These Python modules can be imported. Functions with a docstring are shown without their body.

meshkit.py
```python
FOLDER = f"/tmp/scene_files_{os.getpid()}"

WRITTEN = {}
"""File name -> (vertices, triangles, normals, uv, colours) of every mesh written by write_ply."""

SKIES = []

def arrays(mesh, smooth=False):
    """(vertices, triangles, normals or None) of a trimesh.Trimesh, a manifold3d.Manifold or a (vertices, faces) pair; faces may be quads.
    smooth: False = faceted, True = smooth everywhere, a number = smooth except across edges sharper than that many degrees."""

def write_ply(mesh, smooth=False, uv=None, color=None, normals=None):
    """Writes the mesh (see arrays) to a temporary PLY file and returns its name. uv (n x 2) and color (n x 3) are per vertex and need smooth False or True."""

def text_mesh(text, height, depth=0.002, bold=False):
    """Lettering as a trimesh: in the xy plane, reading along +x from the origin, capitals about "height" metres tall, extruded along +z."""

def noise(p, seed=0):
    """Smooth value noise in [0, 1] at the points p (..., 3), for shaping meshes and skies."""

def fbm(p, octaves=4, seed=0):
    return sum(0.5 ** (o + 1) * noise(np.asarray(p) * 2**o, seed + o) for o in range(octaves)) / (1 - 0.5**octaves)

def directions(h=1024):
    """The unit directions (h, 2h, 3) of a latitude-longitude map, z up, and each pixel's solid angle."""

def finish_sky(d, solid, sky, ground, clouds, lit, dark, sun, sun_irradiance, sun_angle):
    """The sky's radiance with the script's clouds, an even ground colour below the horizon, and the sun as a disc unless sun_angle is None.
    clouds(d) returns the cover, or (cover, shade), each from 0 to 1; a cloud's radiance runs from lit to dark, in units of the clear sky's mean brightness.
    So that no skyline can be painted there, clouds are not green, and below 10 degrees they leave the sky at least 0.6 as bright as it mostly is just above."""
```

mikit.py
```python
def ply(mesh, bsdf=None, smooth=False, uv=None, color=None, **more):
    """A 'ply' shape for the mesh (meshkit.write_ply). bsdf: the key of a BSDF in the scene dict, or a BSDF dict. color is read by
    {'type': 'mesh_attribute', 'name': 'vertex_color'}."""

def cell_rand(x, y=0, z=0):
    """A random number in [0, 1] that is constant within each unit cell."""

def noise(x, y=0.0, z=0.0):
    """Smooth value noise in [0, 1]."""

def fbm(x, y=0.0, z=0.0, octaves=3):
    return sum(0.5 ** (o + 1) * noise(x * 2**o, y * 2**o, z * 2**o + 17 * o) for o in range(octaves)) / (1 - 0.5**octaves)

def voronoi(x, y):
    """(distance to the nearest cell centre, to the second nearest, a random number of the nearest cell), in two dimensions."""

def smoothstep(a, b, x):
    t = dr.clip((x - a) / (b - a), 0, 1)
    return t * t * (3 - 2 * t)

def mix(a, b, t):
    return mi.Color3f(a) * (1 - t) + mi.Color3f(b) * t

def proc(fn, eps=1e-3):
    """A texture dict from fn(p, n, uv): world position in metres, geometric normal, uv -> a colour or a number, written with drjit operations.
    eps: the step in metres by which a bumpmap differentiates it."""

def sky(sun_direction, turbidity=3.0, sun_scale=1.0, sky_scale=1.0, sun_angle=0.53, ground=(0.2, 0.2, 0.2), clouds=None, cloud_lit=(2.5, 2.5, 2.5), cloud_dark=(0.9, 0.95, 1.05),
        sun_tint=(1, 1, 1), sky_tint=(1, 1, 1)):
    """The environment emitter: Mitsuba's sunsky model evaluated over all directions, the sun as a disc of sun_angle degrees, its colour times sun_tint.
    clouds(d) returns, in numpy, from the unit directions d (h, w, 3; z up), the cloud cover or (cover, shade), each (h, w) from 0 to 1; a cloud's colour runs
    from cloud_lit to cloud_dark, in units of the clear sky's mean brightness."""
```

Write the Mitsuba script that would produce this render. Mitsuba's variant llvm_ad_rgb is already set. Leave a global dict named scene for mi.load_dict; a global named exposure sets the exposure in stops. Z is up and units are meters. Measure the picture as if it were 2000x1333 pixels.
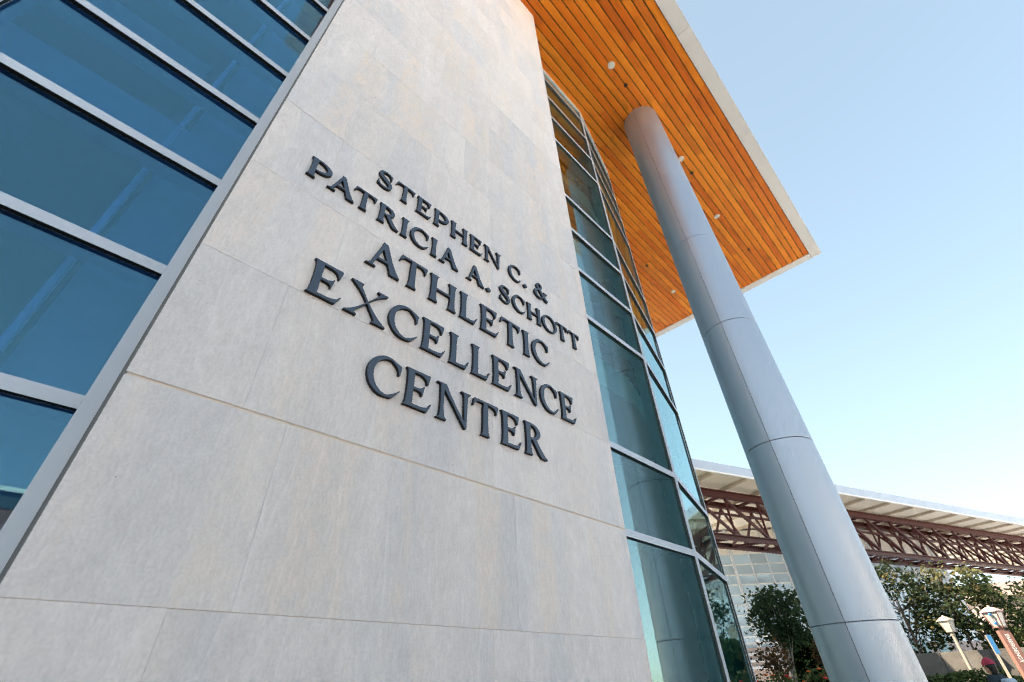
import math, random
import numpy as np, trimesh, manifold3d, shapely
import shapely.geometry as sg
import drjit as dr
import mitsuba as mi
import mikit, meshkit
from mikit import noise, fbm, cell_rand, smoothstep, mix, proc

T = mi.ScalarTransform4f
scene, labels = {'type': 'scene'}, {}
rng = np.random.default_rng(7)
random.seed(7)

# ------------------------------------------------------------------ camera, sky, exposure
# World: x runs right along the stone wall, y runs into the building, z up; the camera stands at (0, 0, CZ).
CZ = 1.5
h_, p_, r_ = math.radians(46.835), math.radians(37.73), math.radians(-2.47)
fwd = np.array([math.sin(h_) * math.cos(p_), math.cos(h_) * math.cos(p_), math.sin(p_)])
right0 = np.array([math.cos(h_), -math.sin(h_), 0])
up = -right0 * math.sin(r_) + np.cross(right0, fwd) * math.cos(r_)
scene['camera'] = {
    'type': 'thinlens', 'fov': 2 * math.degrees(math.atan(1000 / 880.56)), 'fov_axis': 'x',
    'aperture_radius': 0.0022, 'focus_distance': 2.7, 'near_clip': 0.05, 'far_clip': 3000.0,
    'to_world': T().look_at(origin=[0, 0, CZ], target=[float(a) for a in fwd + [0, 0, CZ]], up=[float(a) for a in up])}
SUN = [-0.40, 0.50, 0.75]
scene['sky'] = mikit.sky(SUN, turbidity=2.5, ground=(0.24, 0.22, 0.20), sky_tint=(1.18, 0.985, 0.77), sun_tint=(1.0, 1.0, 1.0),
                         clouds=lambda d: 0.35, cloud_lit=(0.88, 1.05, 1.02))       # a thin even veil of high haze
exposure = 3.6

# ------------------------------------------------------------------ helpers
def unique(key):
    if key not in scene and key not in labels:
        return key
    k = 1
    while f'{key}_{k:03d}' in scene or f'{key}_{k:03d}' in labels:
        k += 1
    return f'{key}_{k:03d}'

def add(key, mesh, mat, smooth=False, uv=None, **more):
    key = unique(key)
    scene[key] = mikit.ply(mesh, mat, smooth=smooth, uv=uv, **more)
    return key

def tag(key, label=None, category=None, group=None, kind=None):
    d = labels.setdefault(key, {})
    for k, v in (('label', label), ('category', category), ('group', group), ('kind', kind)):
        if v:
            d[k] = v
    return key

def thing(name, label, category, group=None):
    return tag(unique(name), label, category, group)

def box(x0, x1, y0, y1, z0, z1):
    v = np.array([[x, y, z] for x in (x0, x1) for y in (y0, y1) for z in (z0, z1)], float)
    f = [[0, 1, 3], [0, 3, 2], [4, 6, 7], [4, 7, 5], [0, 4, 5], [0, 5, 1], [2, 3, 7], [2, 7, 6], [0, 2, 6], [0, 6, 4], [1, 5, 7], [1, 7, 3]]
    return trimesh.Trimesh(v, f, process=False)

def cat(ms):
    return trimesh.util.concatenate(ms)

def frame_box(o, u, n, s0, s1, t0, t1, z0, z1):
    """A box in a plan frame: u along, n across (both 2-D unit vectors), origin o."""
    m = box(s0, s1, t0, t1, z0, z1)
    v = m.vertices.copy()
    m.vertices = np.c_[o[0] + v[:, 0] * u[0] + v[:, 1] * n[0], o[1] + v[:, 0] * u[1] + v[:, 1] * n[1], v[:, 2]]
    if u[0] * n[1] - u[1] * n[0] < 0:
        m.invert()
    return m

def beam(p, q, w, h=None, up=(0, 0, 1)):
    p, q = np.asarray(p, float), np.asarray(q, float)
    h = w if h is None else h
    d = q - p
    L = np.linalg.norm(d); d /= L
    up = np.asarray(up, float)
    if abs(d @ up) > 0.98:
        up = np.array([1.0, 0, 0])
    a = np.cross(d, up); a /= np.linalg.norm(a)
    b = np.cross(a, d)
    m = box(0, L, -w / 2, w / 2, -h / 2, h / 2)
    v = m.vertices
    m.vertices = p + v[:, :1] * d + v[:, 1:2] * a + v[:, 2:] * b
    m.fix_normals()
    return m

def tube(pts, radii, sides=8, cap=True):
    p = np.asarray(pts, float)
    r = np.broadcast_to(radii, (len(p),))
    t = np.gradient(p, axis=0); t /= np.linalg.norm(t, axis=1, keepdims=True)
    ref = np.array([0.31, 0.95, 0.05])
    a = np.cross(t, ref); a /= np.linalg.norm(a, axis=1, keepdims=True)
    b = np.cross(t, a)
    ang = np.arange(sides) * 2 * np.pi / sides
    v = (p[:, None] + r[:, None, None] * (np.cos(ang)[None, :, None] * a[:, None] + np.sin(ang)[None, :, None] * b[:, None])).reshape(-1, 3)
    f = []
    for i in range(len(p) - 1):
        for j in range(sides):
            k = (j + 1) % sides
            f += [[i * sides + j, i * sides + k, (i + 1) * sides + k], [i * sides + j, (i + 1) * sides + k, (i + 1) * sides + j]]
    if cap:
        n = len(v); v = np.vstack([v, p[:1], p[-1:]])
        e = (len(p) - 1) * sides
        for j in range(sides):
            k = (j + 1) % sides
            f += [[n, k, j], [n + 1, e + j, e + k]]
    m = trimesh.Trimesh(v, f, process=False)
    m.fix_normals()
    return m

def lathe(profile, sides=32, a0=0.0, a1=2 * math.pi, centre=(0, 0)):
    """profile: list of (r, z), bottom to top, outside on the right."""
    closed = abs(a1 - a0 - 2 * math.pi) < 1e-6
    n = sides if closed else sides + 1
    ang = a0 + (a1 - a0) * np.arange(n) / sides
    P = np.asarray(profile, float)
    v = np.array([[centre[0] + r * math.cos(a), centre[1] + r * math.sin(a), z] for a in ang for r, z in P])
    k = len(P); f = []
    for i in range(sides):
        j = (i + 1) % n
        for m in range(k - 1):
            A, B, Cc, Dd = i * k + m, j * k + m, j * k + m + 1, i * k + m + 1
            f += [[A, B, Cc], [A, Cc, Dd]]
    return trimesh.Trimesh(v, f, process=False)

def extrude(poly, depth):
    polys = getattr(poly, 'geoms', [poly])
    return cat([trimesh.creation.extrude_polygon(g, depth, engine='earcut') for g in polys if g.area > 1e-8])

# ------------------------------------------------------------------ materials
def two(b):
    return {'type': 'twosided', 'bsdf': b}

def principled(color, rough=0.5, spec=0.5, metallic=0.0, **k):
    c = color if isinstance(color, dict) else {'type': 'rgb', 'value': list(color)}
    r = rough if isinstance(rough, dict) else float(rough)
    return two({'type': 'principled', 'base_color': c, 'roughness': r, 'specular': float(spec), 'metallic': float(metallic), **k})

def stone_colour(p, n, uv):
    u, v = uv.x, uv.y
    cell = dr.floor(u / 50.0)
    tone = cell_rand(cell, 3, 1)
    kind = cell_rand(cell, 9, 4)
    uu = u + 0.05 * fbm(u * 3, v * 2.2, 3)
    streak = fbm(uu * 7.0, v * 0.9, 1, 4)
    warm = smoothstep(0.50, 0.74, fbm(uu * 6.5 + 11, v * 0.36, 5, 3)) * (0.25 + 0.75 * kind)
    blue = smoothstep(0.46, 0.72, fbm(uu * 3.1 + 31, v * 0.45, 8, 3))
    speck = noise(u * 210, v * 160, 2)
    grain = noise(u * 140, v * 34, 7)
    blotch = fbm(u * 26, v * 15, 4, 3)
    c = mix((0.590, 0.550, 0.542), (0.664, 0.620, 0.605), streak)
    c = mix(c, (0.490, 0.502, 0.540), blue * 0.45)
    c = mix(c, (0.650, 0.535, 0.450), warm * (0.20 + 0.32 * smoothstep(0.4, 0.62, blotch)))
    f = 1.02 + 0.08 * (tone - 0.5) + 0.11 * (speck - 0.5) + 0.09 * (grain - 0.5) + 0.13 * (blotch - 0.5)
    vein = smoothstep(0.485, 0.5, fbm(uu * 5 + 70, v * 0.7, 2, 4)) * smoothstep(0.515, 0.5, fbm(uu * 5 + 70, v * 0.7, 2, 4))
    pit = smoothstep(0.985, 0.995, noise(u * 37, v * 37, 6)) * smoothstep(0.55, 0.75, noise(u * 5, v * 5, 9))
    return c * (f + 0.06 * vein) * (1 - 0.55 * pit)

def stone_bump(p, n, uv):
    u, v = uv.x, uv.y
    return 0.55 * fbm(u * 95, v * 60, 1, 3) + 0.45 * fbm(u * 22, v * 12, 4, 3)

scene['stone'] = {'type': 'bumpmap', 'arbitrary': proc(stone_bump, eps=0.002), 'scale': 0.0004,
                  'bsdf': principled(proc(stone_colour), 0.62, 0.35)}
scene['sealant'] = principled((0.60, 0.51, 0.42), 0.8, 0.2)
scene['joint_grey'] = principled((0.22, 0.23, 0.25), 0.7, 0.2)
scene['grey_sealant'] = principled((0.20, 0.21, 0.225), 0.7, 0.3)

def wood_colour(p, n, uv):
    u, v = uv.x, uv.y
    cell = dr.floor(u / 50.0)
    t = cell_rand(cell, 1, 2)
    s = cell_rand(cell, 5, 7)
    wob = v + 0.012 * fbm(u * 0.9, 2, cell, 3)
    grain = fbm(u * 1.6, wob * 90, 3, 4)
    fig = fbm(u * 2.4, wob * 9, 6, 3)
    c = mix((0.68, 0.150, 0.007), (0.92, 0.305, 0.020), smoothstep(0.05, 0.95, 0.62 * t + 0.38 * fig))
    c = mix(c, (0.40, 0.080, 0.012), 0.55 * smoothstep(0.72, 1.0, s) * (0.5 + 0.5 * fig))
    knot = smoothstep(0.80, 0.93, noise(u * 2.1, v * 13, 4))
    return c * (0.80 + 0.34 * grain) * (1 - 0.22 * knot)

scene['cedar'] = principled(proc(wood_colour), 0.42, 0.4)
scene['dark_void'] = principled((0.035, 0.018, 0.010), 0.9, 0.1)

def metal_rough(p, n, uv):
    return 0.45 + 0.02 * fbm(p.x * 5, p.y * 5, p.z * 1.5, 3)

def column_colour(p, n, uv):
    d = fbm(p.x * 3, p.y * 3, p.z * 0.5, 4)
    s = noise(p.x * 45, p.y * 45, p.z * 4)
    return mix((0.475, 0.515, 0.585), (0.485, 0.525, 0.595), d)

scene['column_metal'] = principled(proc(column_colour), proc(metal_rough), 0.5, 0.82)

def alu_colour(p, n, uv):
    d = fbm(p.x * 2 + p.z * 0.7, p.y * 2, p.z * 2, 3)
    return mix((0.50, 0.54, 0.61), (0.56, 0.60, 0.67), d)

scene['aluminium'] = principled(proc(alu_colour), 0.45, 0.5, 0.25)
scene['grey_gasket'] = principled((0.085, 0.080, 0.074), 0.5, 0.4)
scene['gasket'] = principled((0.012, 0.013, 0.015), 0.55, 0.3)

def fascia_colour(p, n, uv):
    d = fbm(p.x * 0.8, p.y * 2, p.z, 4)
    return mix((0.70, 0.705, 0.72), (0.76, 0.765, 0.78), d)

scene['fascia_metal'] = principled(proc(fascia_colour), 0.5, 0.4)

def letter_colour(p, n, uv):
    d = fbm(p.x * 30, p.z * 6, 1, 3)
    return mix((0.032, 0.048, 0.080), (0.042, 0.062, 0.096), d)

scene['letter_paint'] = principled(proc(letter_colour), 0.42, 0.55)
scene['blue_glass'] = {'type': 'thindielectric', 'int_ior': 1.95, 'specular_reflectance': {'type': 'rgb', 'value': [0.38, 0.80, 1.0]},
                       'specular_transmittance': {'type': 'rgb', 'value': [0.13, 0.33, 0.60]}}
scene['teal_glass'] = {'type': 'thindielectric', 'int_ior': 2.6, 'specular_reflectance': {'type': 'rgb', 'value': [0.70, 0.98, 0.98]},
                       'specular_transmittance': {'type': 'rgb', 'value': [0.13, 0.42, 0.42]}}
scene['interior_white'] = principled((0.45, 0.45, 0.44), 0.8, 0.2)
scene['interior_dark'] = principled((0.06, 0.065, 0.065), 0.7, 0.2)
scene['interior_floor'] = principled((0.20, 0.19, 0.18), 0.7, 0.3)
scene['lamp_lens'] = principled((0.78, 0.76, 0.72), 0.25, 0.6)
scene['lamp_rim'] = principled((0.66, 0.64, 0.60), 0.3, 0.5, 0.5)
scene['black_metal'] = principled((0.015, 0.014, 0.013), 0.45, 0.4)

def concrete_colour(p, n, uv):
    d = fbm(p.x * 0.7, p.y * 0.7, p.z * 0.7, 5)
    s = noise(p.x * 60, p.y * 60, p.z * 60)
    w = smoothstep(0.45, 0.7, fbm(p.x * 2.3, p.y * 2.3, p.z * 0.6, 4))
    return mix((0.44, 0.435, 0.43), (0.53, 0.525, 0.52), d) * (0.93 + 0.10 * s) * (1 - 0.18 * w)

scene['plaza_concrete'] = principled(proc(concrete_colour), 0.8, 0.3)

def shadow_streaked_concrete(p, n, uv):
    q = p.x * 0.935 - p.y * 0.355
    st = fbm(q * 3.5, p.z * 0.6, 2, 4)  # streaks paint tree shadow into the concrete colour
    d = fbm(q * 9, p.z * 8, 5, 3)
    return mix((0.085, 0.08, 0.075), (0.20, 0.19, 0.175), st) * (0.85 + 0.3 * d)

scene['asphalt'] = principled((0.075, 0.076, 0.080), 0.9, 0.2)
scene['shadow_streaked_concrete'] = principled(proc(shadow_streaked_concrete), 0.85, 0.25)
scene['red_steel'] = principled((0.062, 0.0105, 0.0085), 0.5, 0.4)
scene['roof_grey'] = principled((0.46, 0.52, 0.62), 0.5, 0.4)

def deck_colour(p, n, uv):
    s = p.x * 0.355 + p.y * 0.935
    r = 0.5 + 0.5 * dr.sin(s * 2 * math.pi / 0.15)
    d = fbm(p.x * 0.6, p.y * 0.6, 1, 3)
    return mix((0.80, 0.76, 0.69), (0.86, 0.82, 0.75), d) * (0.93 + 0.07 * r)

scene['roof_deck'] = principled(proc(deck_colour), 0.7, 0.2)
scene['white_trim'] = principled((0.78, 0.77, 0.75), 0.5, 0.4)
scene['purlin'] = principled((0.52, 0.46, 0.38), 0.7, 0.3)
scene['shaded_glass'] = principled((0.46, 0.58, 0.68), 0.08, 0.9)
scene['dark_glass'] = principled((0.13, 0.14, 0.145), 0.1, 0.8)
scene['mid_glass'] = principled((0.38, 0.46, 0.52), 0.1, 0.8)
scene['teal_window'] = principled((0.10, 0.23, 0.28), 0.1, 0.8)
scene['pale_frame'] = principled((0.60, 0.63, 0.68), 0.5, 0.4)
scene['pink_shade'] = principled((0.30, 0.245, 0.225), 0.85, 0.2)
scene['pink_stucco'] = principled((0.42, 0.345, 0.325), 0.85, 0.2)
scene['lamp_cream'] = principled((0.37, 0.325, 0.27), 0.5, 0.4)
scene['lamp_pane'] = principled((0.46, 0.45, 0.42), 0.3, 0.5)
scene['pink_paint'] = principled((0.26, 0.13, 0.105), 0.45, 0.45)
scene['pink_pale'] = principled((0.46, 0.30, 0.275), 0.45, 0.4)
scene['blue_light'] = principled((0.05, 0.22, 0.55), 0.2, 0.6)
scene['sign_blue'] = principled((0.04, 0.16, 0.36), 0.4, 0.4)
scene['print_white'] = principled((0.75, 0.74, 0.72), 0.5, 0.3)
scene['skin'] = principled((0.52, 0.27, 0.17), 0.5, 0.4)
scene['cap_red'] = principled((0.42, 0.055, 0.095), 0.8, 0.2)
scene['hair'] = principled((0.014, 0.010, 0.008), 0.5, 0.4)
scene['jacket'] = principled((0.022, 0.036, 0.046), 0.8, 0.2)
scene['denim'] = principled((0.10, 0.17, 0.25), 0.85, 0.2)
scene['shoe_leather'] = principled((0.05, 0.04, 0.035), 0.6, 0.3)
scene['white_bag'] = principled((0.36, 0.47, 0.55), 0.8, 0.2)

def leafy(a, b, c=None, warm=0.0):
    def fn(p, n, uv):
        k = cell_rand(p.x * 7, p.y * 7, p.z * 7)
        m = fbm(p.x * 1.6, p.y * 1.6, p.z * 1.6, 2)
        col = mix(a, b, 0.45 * k + 0.55 * m)
        if c is not None:
            col = mix(col, c, smoothstep(1.0 - warm, 1.0, cell_rand(p.x * 5 + 3, p.y * 5, p.z * 5)))
        return col
    return {'type': 'principledthin', 'base_color': proc(fn), 'roughness': 0.45, 'diff_trans': 0.8, 'spec_trans': 0.0, 'eta': 1.4}

scene['leaf_dark'] = leafy((0.028, 0.055, 0.030), (0.070, 0.110, 0.055), (0.13, 0.16, 0.08), 0.10)
scene['leaf_gum'] = leafy((0.020, 0.036, 0.020), (0.060, 0.082, 0.038), (0.30, 0.23, 0.10), 0.07)  # third colour paints sunlit highlights on scattered leaves
scene['leaf_pale'] = leafy((0.11, 0.125, 0.06), (0.22, 0.22, 0.11), (0.34, 0.25, 0.10), 0.10)
scene['leaf_brown'] = leafy((0.055, 0.040, 0.024), (0.12, 0.085, 0.045), (0.20, 0.10, 0.035), 0.25)
scene['leaf_rose'] = leafy((0.040, 0.070, 0.025), (0.12, 0.15, 0.055), (0.36, 0.33, 0.16), 0.18)
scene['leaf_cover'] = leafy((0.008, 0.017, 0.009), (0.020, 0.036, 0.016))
scene['walk_green'] = principled((0.05, 0.075, 0.07), 0.35, 0.5)
scene['cedar_plain'] = principled((0.35, 0.14, 0.05), 0.6, 0.3)
scene['soil'] = principled((0.045, 0.038, 0.030), 0.95, 0.1)
scene['bark'] = principled((0.16, 0.13, 0.11), 0.9, 0.2)
scene['bark_pale'] = principled((0.30, 0.27, 0.25), 0.9, 0.2)
scene['petal_red'] = principled((0.60, 0.030, 0.025), 0.6, 0.3)
scene['petal_orange'] = principled((0.75, 0.16, 0.03), 0.6, 0.3)

def grass_colour(p, n, uv):
    return mix((0.035, 0.065, 0.022), (0.07, 0.11, 0.035), fbm(p.x * 3, p.y * 3, 1, 4))

scene['grass'] = principled(proc(grass_colour), 0.9, 0.1)

# ------------------------------------------------------------------ ground
drive = add('entry_drive', box(-60, 12.5, -13, 0.74, 0.003, 0.006), 'asphalt')  # unseen dark paving, added to lower the bounce on wall and column
tag(drive, kind='structure')
key = add('plaza_pavement', box(-400, 600, -500, 500, -0.5, 0.0), 'plaza_concrete')
tag(key, kind='structure')
lawn = add('lawn', box(9.5, 24, 3.2, 16, 0.002, 0.03), 'grass')
tag(lawn, kind='structure')

bed = add('planting_bed', box(-7, 4.4, 0.75, 2.9, 0.004, 0.06), 'soil')  # unseen dark soil, added to cut bounce onto wall and bar undersides
tag(bed, kind='structure')

# ------------------------------------------------------------------ the main building
B = thing('college_building', 'building of pale stone and blue glass with orange cedar overhang on a round column', 'building')
YS, XL, XR = 1.62, 0.004, 2.73            # face of the stone pier and its two edges
ZT = CZ + 10.41                           # the soffit
ROW, Z0 = 0.6008, CZ + 0.2035             # stone courses
YG, YF = 2.46, 2.12                       # faces of the glazing left and right of the pier

# --- stone pier
SW = add(B + '__stone_wall', box(XL + 0.004, XR - 0.004, YS + 0.0034, 2.60, 0.0, ZT - 0.004), 'sealant')
tag(SW, 'pale stone pier of large veined panels carrying the dark letters')
course_joints = {-3: (.5, 1.69), -2: (.345, .94, 1.54, 2.13), -1: (.345, 1.54), 0: (.502, 1.695), 1: (.345, 1.545), 2: (.50, 1.695), 3: (.345, 1.54),
                 4: (.34, .936, 1.54, 2.13), 5: (1.25, 2.44), 6: (.33, 1.53), 7: (.943, 2.13), 8: (.345, 1.54), 9: (.94, 2.13), 10: (.5, 1.7)}
idx = 0
for k in range(-3, 17):
    za, zb = Z0 + k * ROW, Z0 + (k + 1) * ROW
    if k == -3:
        za = 0.02
    ga = 0.0050 if k == 1 else 0.0014 if k == 4 else 0.0006
    gb = 0.0050 if k == 0 else 0.0014 if k == 3 else 0.0006
    za, zb = za + ga, min(zb - gb, ZT - 0.003)
    js = course_joints.get(k, [(.34, 1.54), (.94, 2.13), (.64, 1.84)][k % 3])
    xs = [XL, *js, XR]
    for a, b in zip(xs[:-1], xs[1:]):
        x0, x1 = a + (0.0003 if a != XL else 0), b - (0.0003 if b != XR else 0)
        proud = rng.uniform(-0.0006, 0.0006)
        c = 0.0004
        yf = YS + proud
        m = box(x0, x1, yf + c, YS + 0.022, za, zb)                       # body, then a chamfered face
        f = np.array([[x0, yf + c, za], [x1, yf + c, za], [x1, yf + c, zb], [x0, yf + c, zb],
                      [x0 + c, yf, za + c], [x1 - c, yf, za + c], [x1 - c, yf, zb - c], [x0 + c, yf, zb - c]])
        q = [[4, 5, 6], [4, 6, 7], [0, 1, 5], [0, 5, 4], [1, 2, 6], [1, 6, 5], [2, 3, 7], [2, 7, 6], [3, 0, 4], [3, 4, 7]]
        body = trimesh.Trimesh(m.vertices, [t for i, t in enumerate(m.faces) if i not in (4, 5)], process=False)
        mm = cat([body, trimesh.Trimesh(f, q, process=False)])
        du, dv = 50.0 * idx + 5 + rng.uniform(0, 20), rng.uniform(0, 40)
        uv = np.c_[mm.vertices[:, 0] + mm.vertices[:, 1] - YS + du, mm.vertices[:, 2] + dv]
        add(SW + '__stone_panel', mm, 'stone', uv=uv)
        idx += 1

# --- glazing: mullion caps with black gaskets, panes and the tubes behind them
RP, CAP = 0.8125, 0.064                   # row pitch, cap width
TOPS = [CZ + 1.064 + RP * k for k in range(-3, 12)]
LEVELS = {k: CZ + 1.064 + RP * k for k in range(-3, 12)}

def glass_wall(o, ang, levels, glass, verticals, part, z_top, dep=0.032, seal='gasket'):
    """One flat run of glazing starting at o, heading ang degrees from +x; the face of the caps lies on the line."""
    u = np.array([math.cos(math.radians(ang)), math.sin(math.radians(ang))])
    n = np.array([-u[1], u[0]])
    fb = lambda *a: frame_box(o, u, n, *a)
    for s, w in verticals:
        add(part + '__mullion', fb(s - w / 2, s + w / 2, 0, 0.004, 0.0, z_top), 'aluminium')
        add(part + '__gasket', fb(s - w / 2 + 0.002, s + w / 2 - 0.002, 0.0042, dep, 0.0, z_top), seal)
        add(part + '__inner_tube', fb(s - w / 2, s + w / 2, dep + 0.007, dep + 0.145, 0.0, z_top), 'aluminium')
    spans = [(a + wa / 2, b - wb / 2) for (a, wa), (b, wb) in zip(verticals[:-1], verticals[1:])]
    zs = sorted(levels)
    for a, b in spans:
        for z in zs:
            add(part + '__transom', fb(a + 0.0005, b - 0.0005, 0.0006, 0.0046, z - CAP, z), 'aluminium')
            add(part + '__gasket', fb(a + 0.0005, b - 0.0005, 0.0048, dep - 0.0005, z - CAP + 0.001, z - 0.004), seal)
            add(part + '__inner_tube', fb(a + 0.0005, b - 0.0005, dep + 0.008, dep + 0.144, z - CAP + 0.002, z - 0.002), 'aluminium')
        edges = [0.0] + zs + ([z_top + CAP] if zs[-1] < z_top - 0.1 else [])
        for za, zb in zip(edges[:-1], edges[1:]):
            if za < 0.05:
                za = -0.0
            tilt = rng.normal(0, 0.0006, 2)
            z1 = min(zb - CAP, z_top)
            P = [(a, za), (b, za), (b, z1), (a, z1)]
            v = np.array([[*(np.asarray(o) + u * s + n * (dep + 0.0035 + tilt[0] * (s - a) + tilt[1] * (z - za))), z] for s, z in P])
            add(part + '__pane', trimesh.Trimesh(v, [[0, 1, 2], [0, 2, 3]], process=False), glass)

LW = tag(unique(B + '__glass_wall'), 'deep blue glazing in grey metal bars left of the stone')
left_vs = [(x, CAP) for x in (-6.36, -5.10, -3.84, -2.595, -1.335, -0.0405)]
glass_wall((0, YG), 0, [z for k, z in LEVELS.items() if z < ZT - 0.2], 'blue_glass', left_vs, LW, ZT - 0.003)
add(LW + '__reveal', box(-0.0085, XL + 0.006, YG + 0.004, YG + 0.05, 0, ZT - 0.004), 'grey_sealant')
add(LW + '__head_trim', box(-6.39, -0.51, YG + 0.0015, YG + 0.19, ZT + 0.001, ZT + 0.9), 'aluminium')

RW = tag(unique(B + '__glass_wall'), 'teal glazing bending in flat facets right of the stone')
right_levels = [z for k, z in LEVELS.items() if k not in (-1, 2, 7) and z < ZT - 0.2]
ang, o = 0.0, np.array([XR - 0.25, YF])
facets = [(4.853 - XR + 0.25, 0.0), (1.80, 14.3), (1.80, 28.6), (1.80, 42.9), (1.80, 57.2)]
for i, (L, a) in enumerate(facets):
    glass_wall(o, a, right_levels, 'teal_glass', [(0.021 if i else 0.035, 0.036 if i else CAP), (L - 0.021, 0.036)], RW, ZT - 0.003, 0.024, 'grey_gasket')
    u = np.array([math.cos(math.radians(a)), math.sin(math.radians(a))])
    n = np.array([-u[1], u[0]])
    add(RW + '__head_trim', frame_box(o, u, n, 0.003, L - 0.003, -0.006, 0.0385, ZT - 0.05, ZT - 0.004), 'fascia_metal')
    o = o + u * L
facet_end = o

# --- inside: floors, posts and partitions seen through the glass
IN = tag(unique(B + '__interior'))
foot = sg.Polygon([(-6.3, YG + 0.24), (XR - 0.3, YG + 0.24), (XR - 0.2, YF + 0.24), (4.80, YF + 0.24), (6.50, 2.86), (8.0, 3.7), (9.2, 4.9), (9.95, 6.2), (11.5, 14), (-6.3, 14)])
for z in (0.012, CZ + 2.83, CZ + 6.90):
    m = extrude(foot.buffer(-0.02), 0.05 if z < 1 else 0.42); m.apply_translation([0, 0, z])
    add(IN + '__floor_slab', m, 'interior_floor' if z < 1 else 'interior_white')
m = extrude(foot.buffer(0.32, join_style=2), 0.5); m.apply_translation([0, 0, ZT + 0.06])
add(IN + '__ceiling', m, 'interior_white')
add(IN + '__back_wall', box(-6.3, 11.4, 8.0, 8.2, 0.07, ZT + 0.05), 'interior_white')
add(IN + '__partition', box(-0.40, 0.03, YG + 0.34, YG + 0.40, 0.07, ZT), 'interior_white')
add(IN + '__partition', box(2.2, 2.35, 2.70, 7.9, 0.07, ZT), 'interior_white')
add(IN + '__partition', beam([6.56, 3.06, 6.0], [5.0, 7.95, 6.0], 0.12, 11.8), 'interior_dark')
add(IN + '__post', box(-0.455, -0.425, YG + 0.26, YG + 0.33, 0.07, ZT), 'pale_frame')
add(IN + '__duct', box(-6.2, -0.8, 4.2, 4.8, CZ + 5.9, CZ + 6.3), 'interior_white')
add(IN + '__outer_wall', cat([box(-6.6, -6.42, YG, 14.2, 0, ZT + 1.0), box(-6.6, 11.6, 14.02, 14.2, 0, ZT + 1.0), frame_box((9.95, 6.2), np.array([0.195, 0.981]), np.array([-0.981, 0.195]), 0.15, 7.9, -0.1, 0.1, 0, ZT + 0.04)]), 'interior_white')

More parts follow.
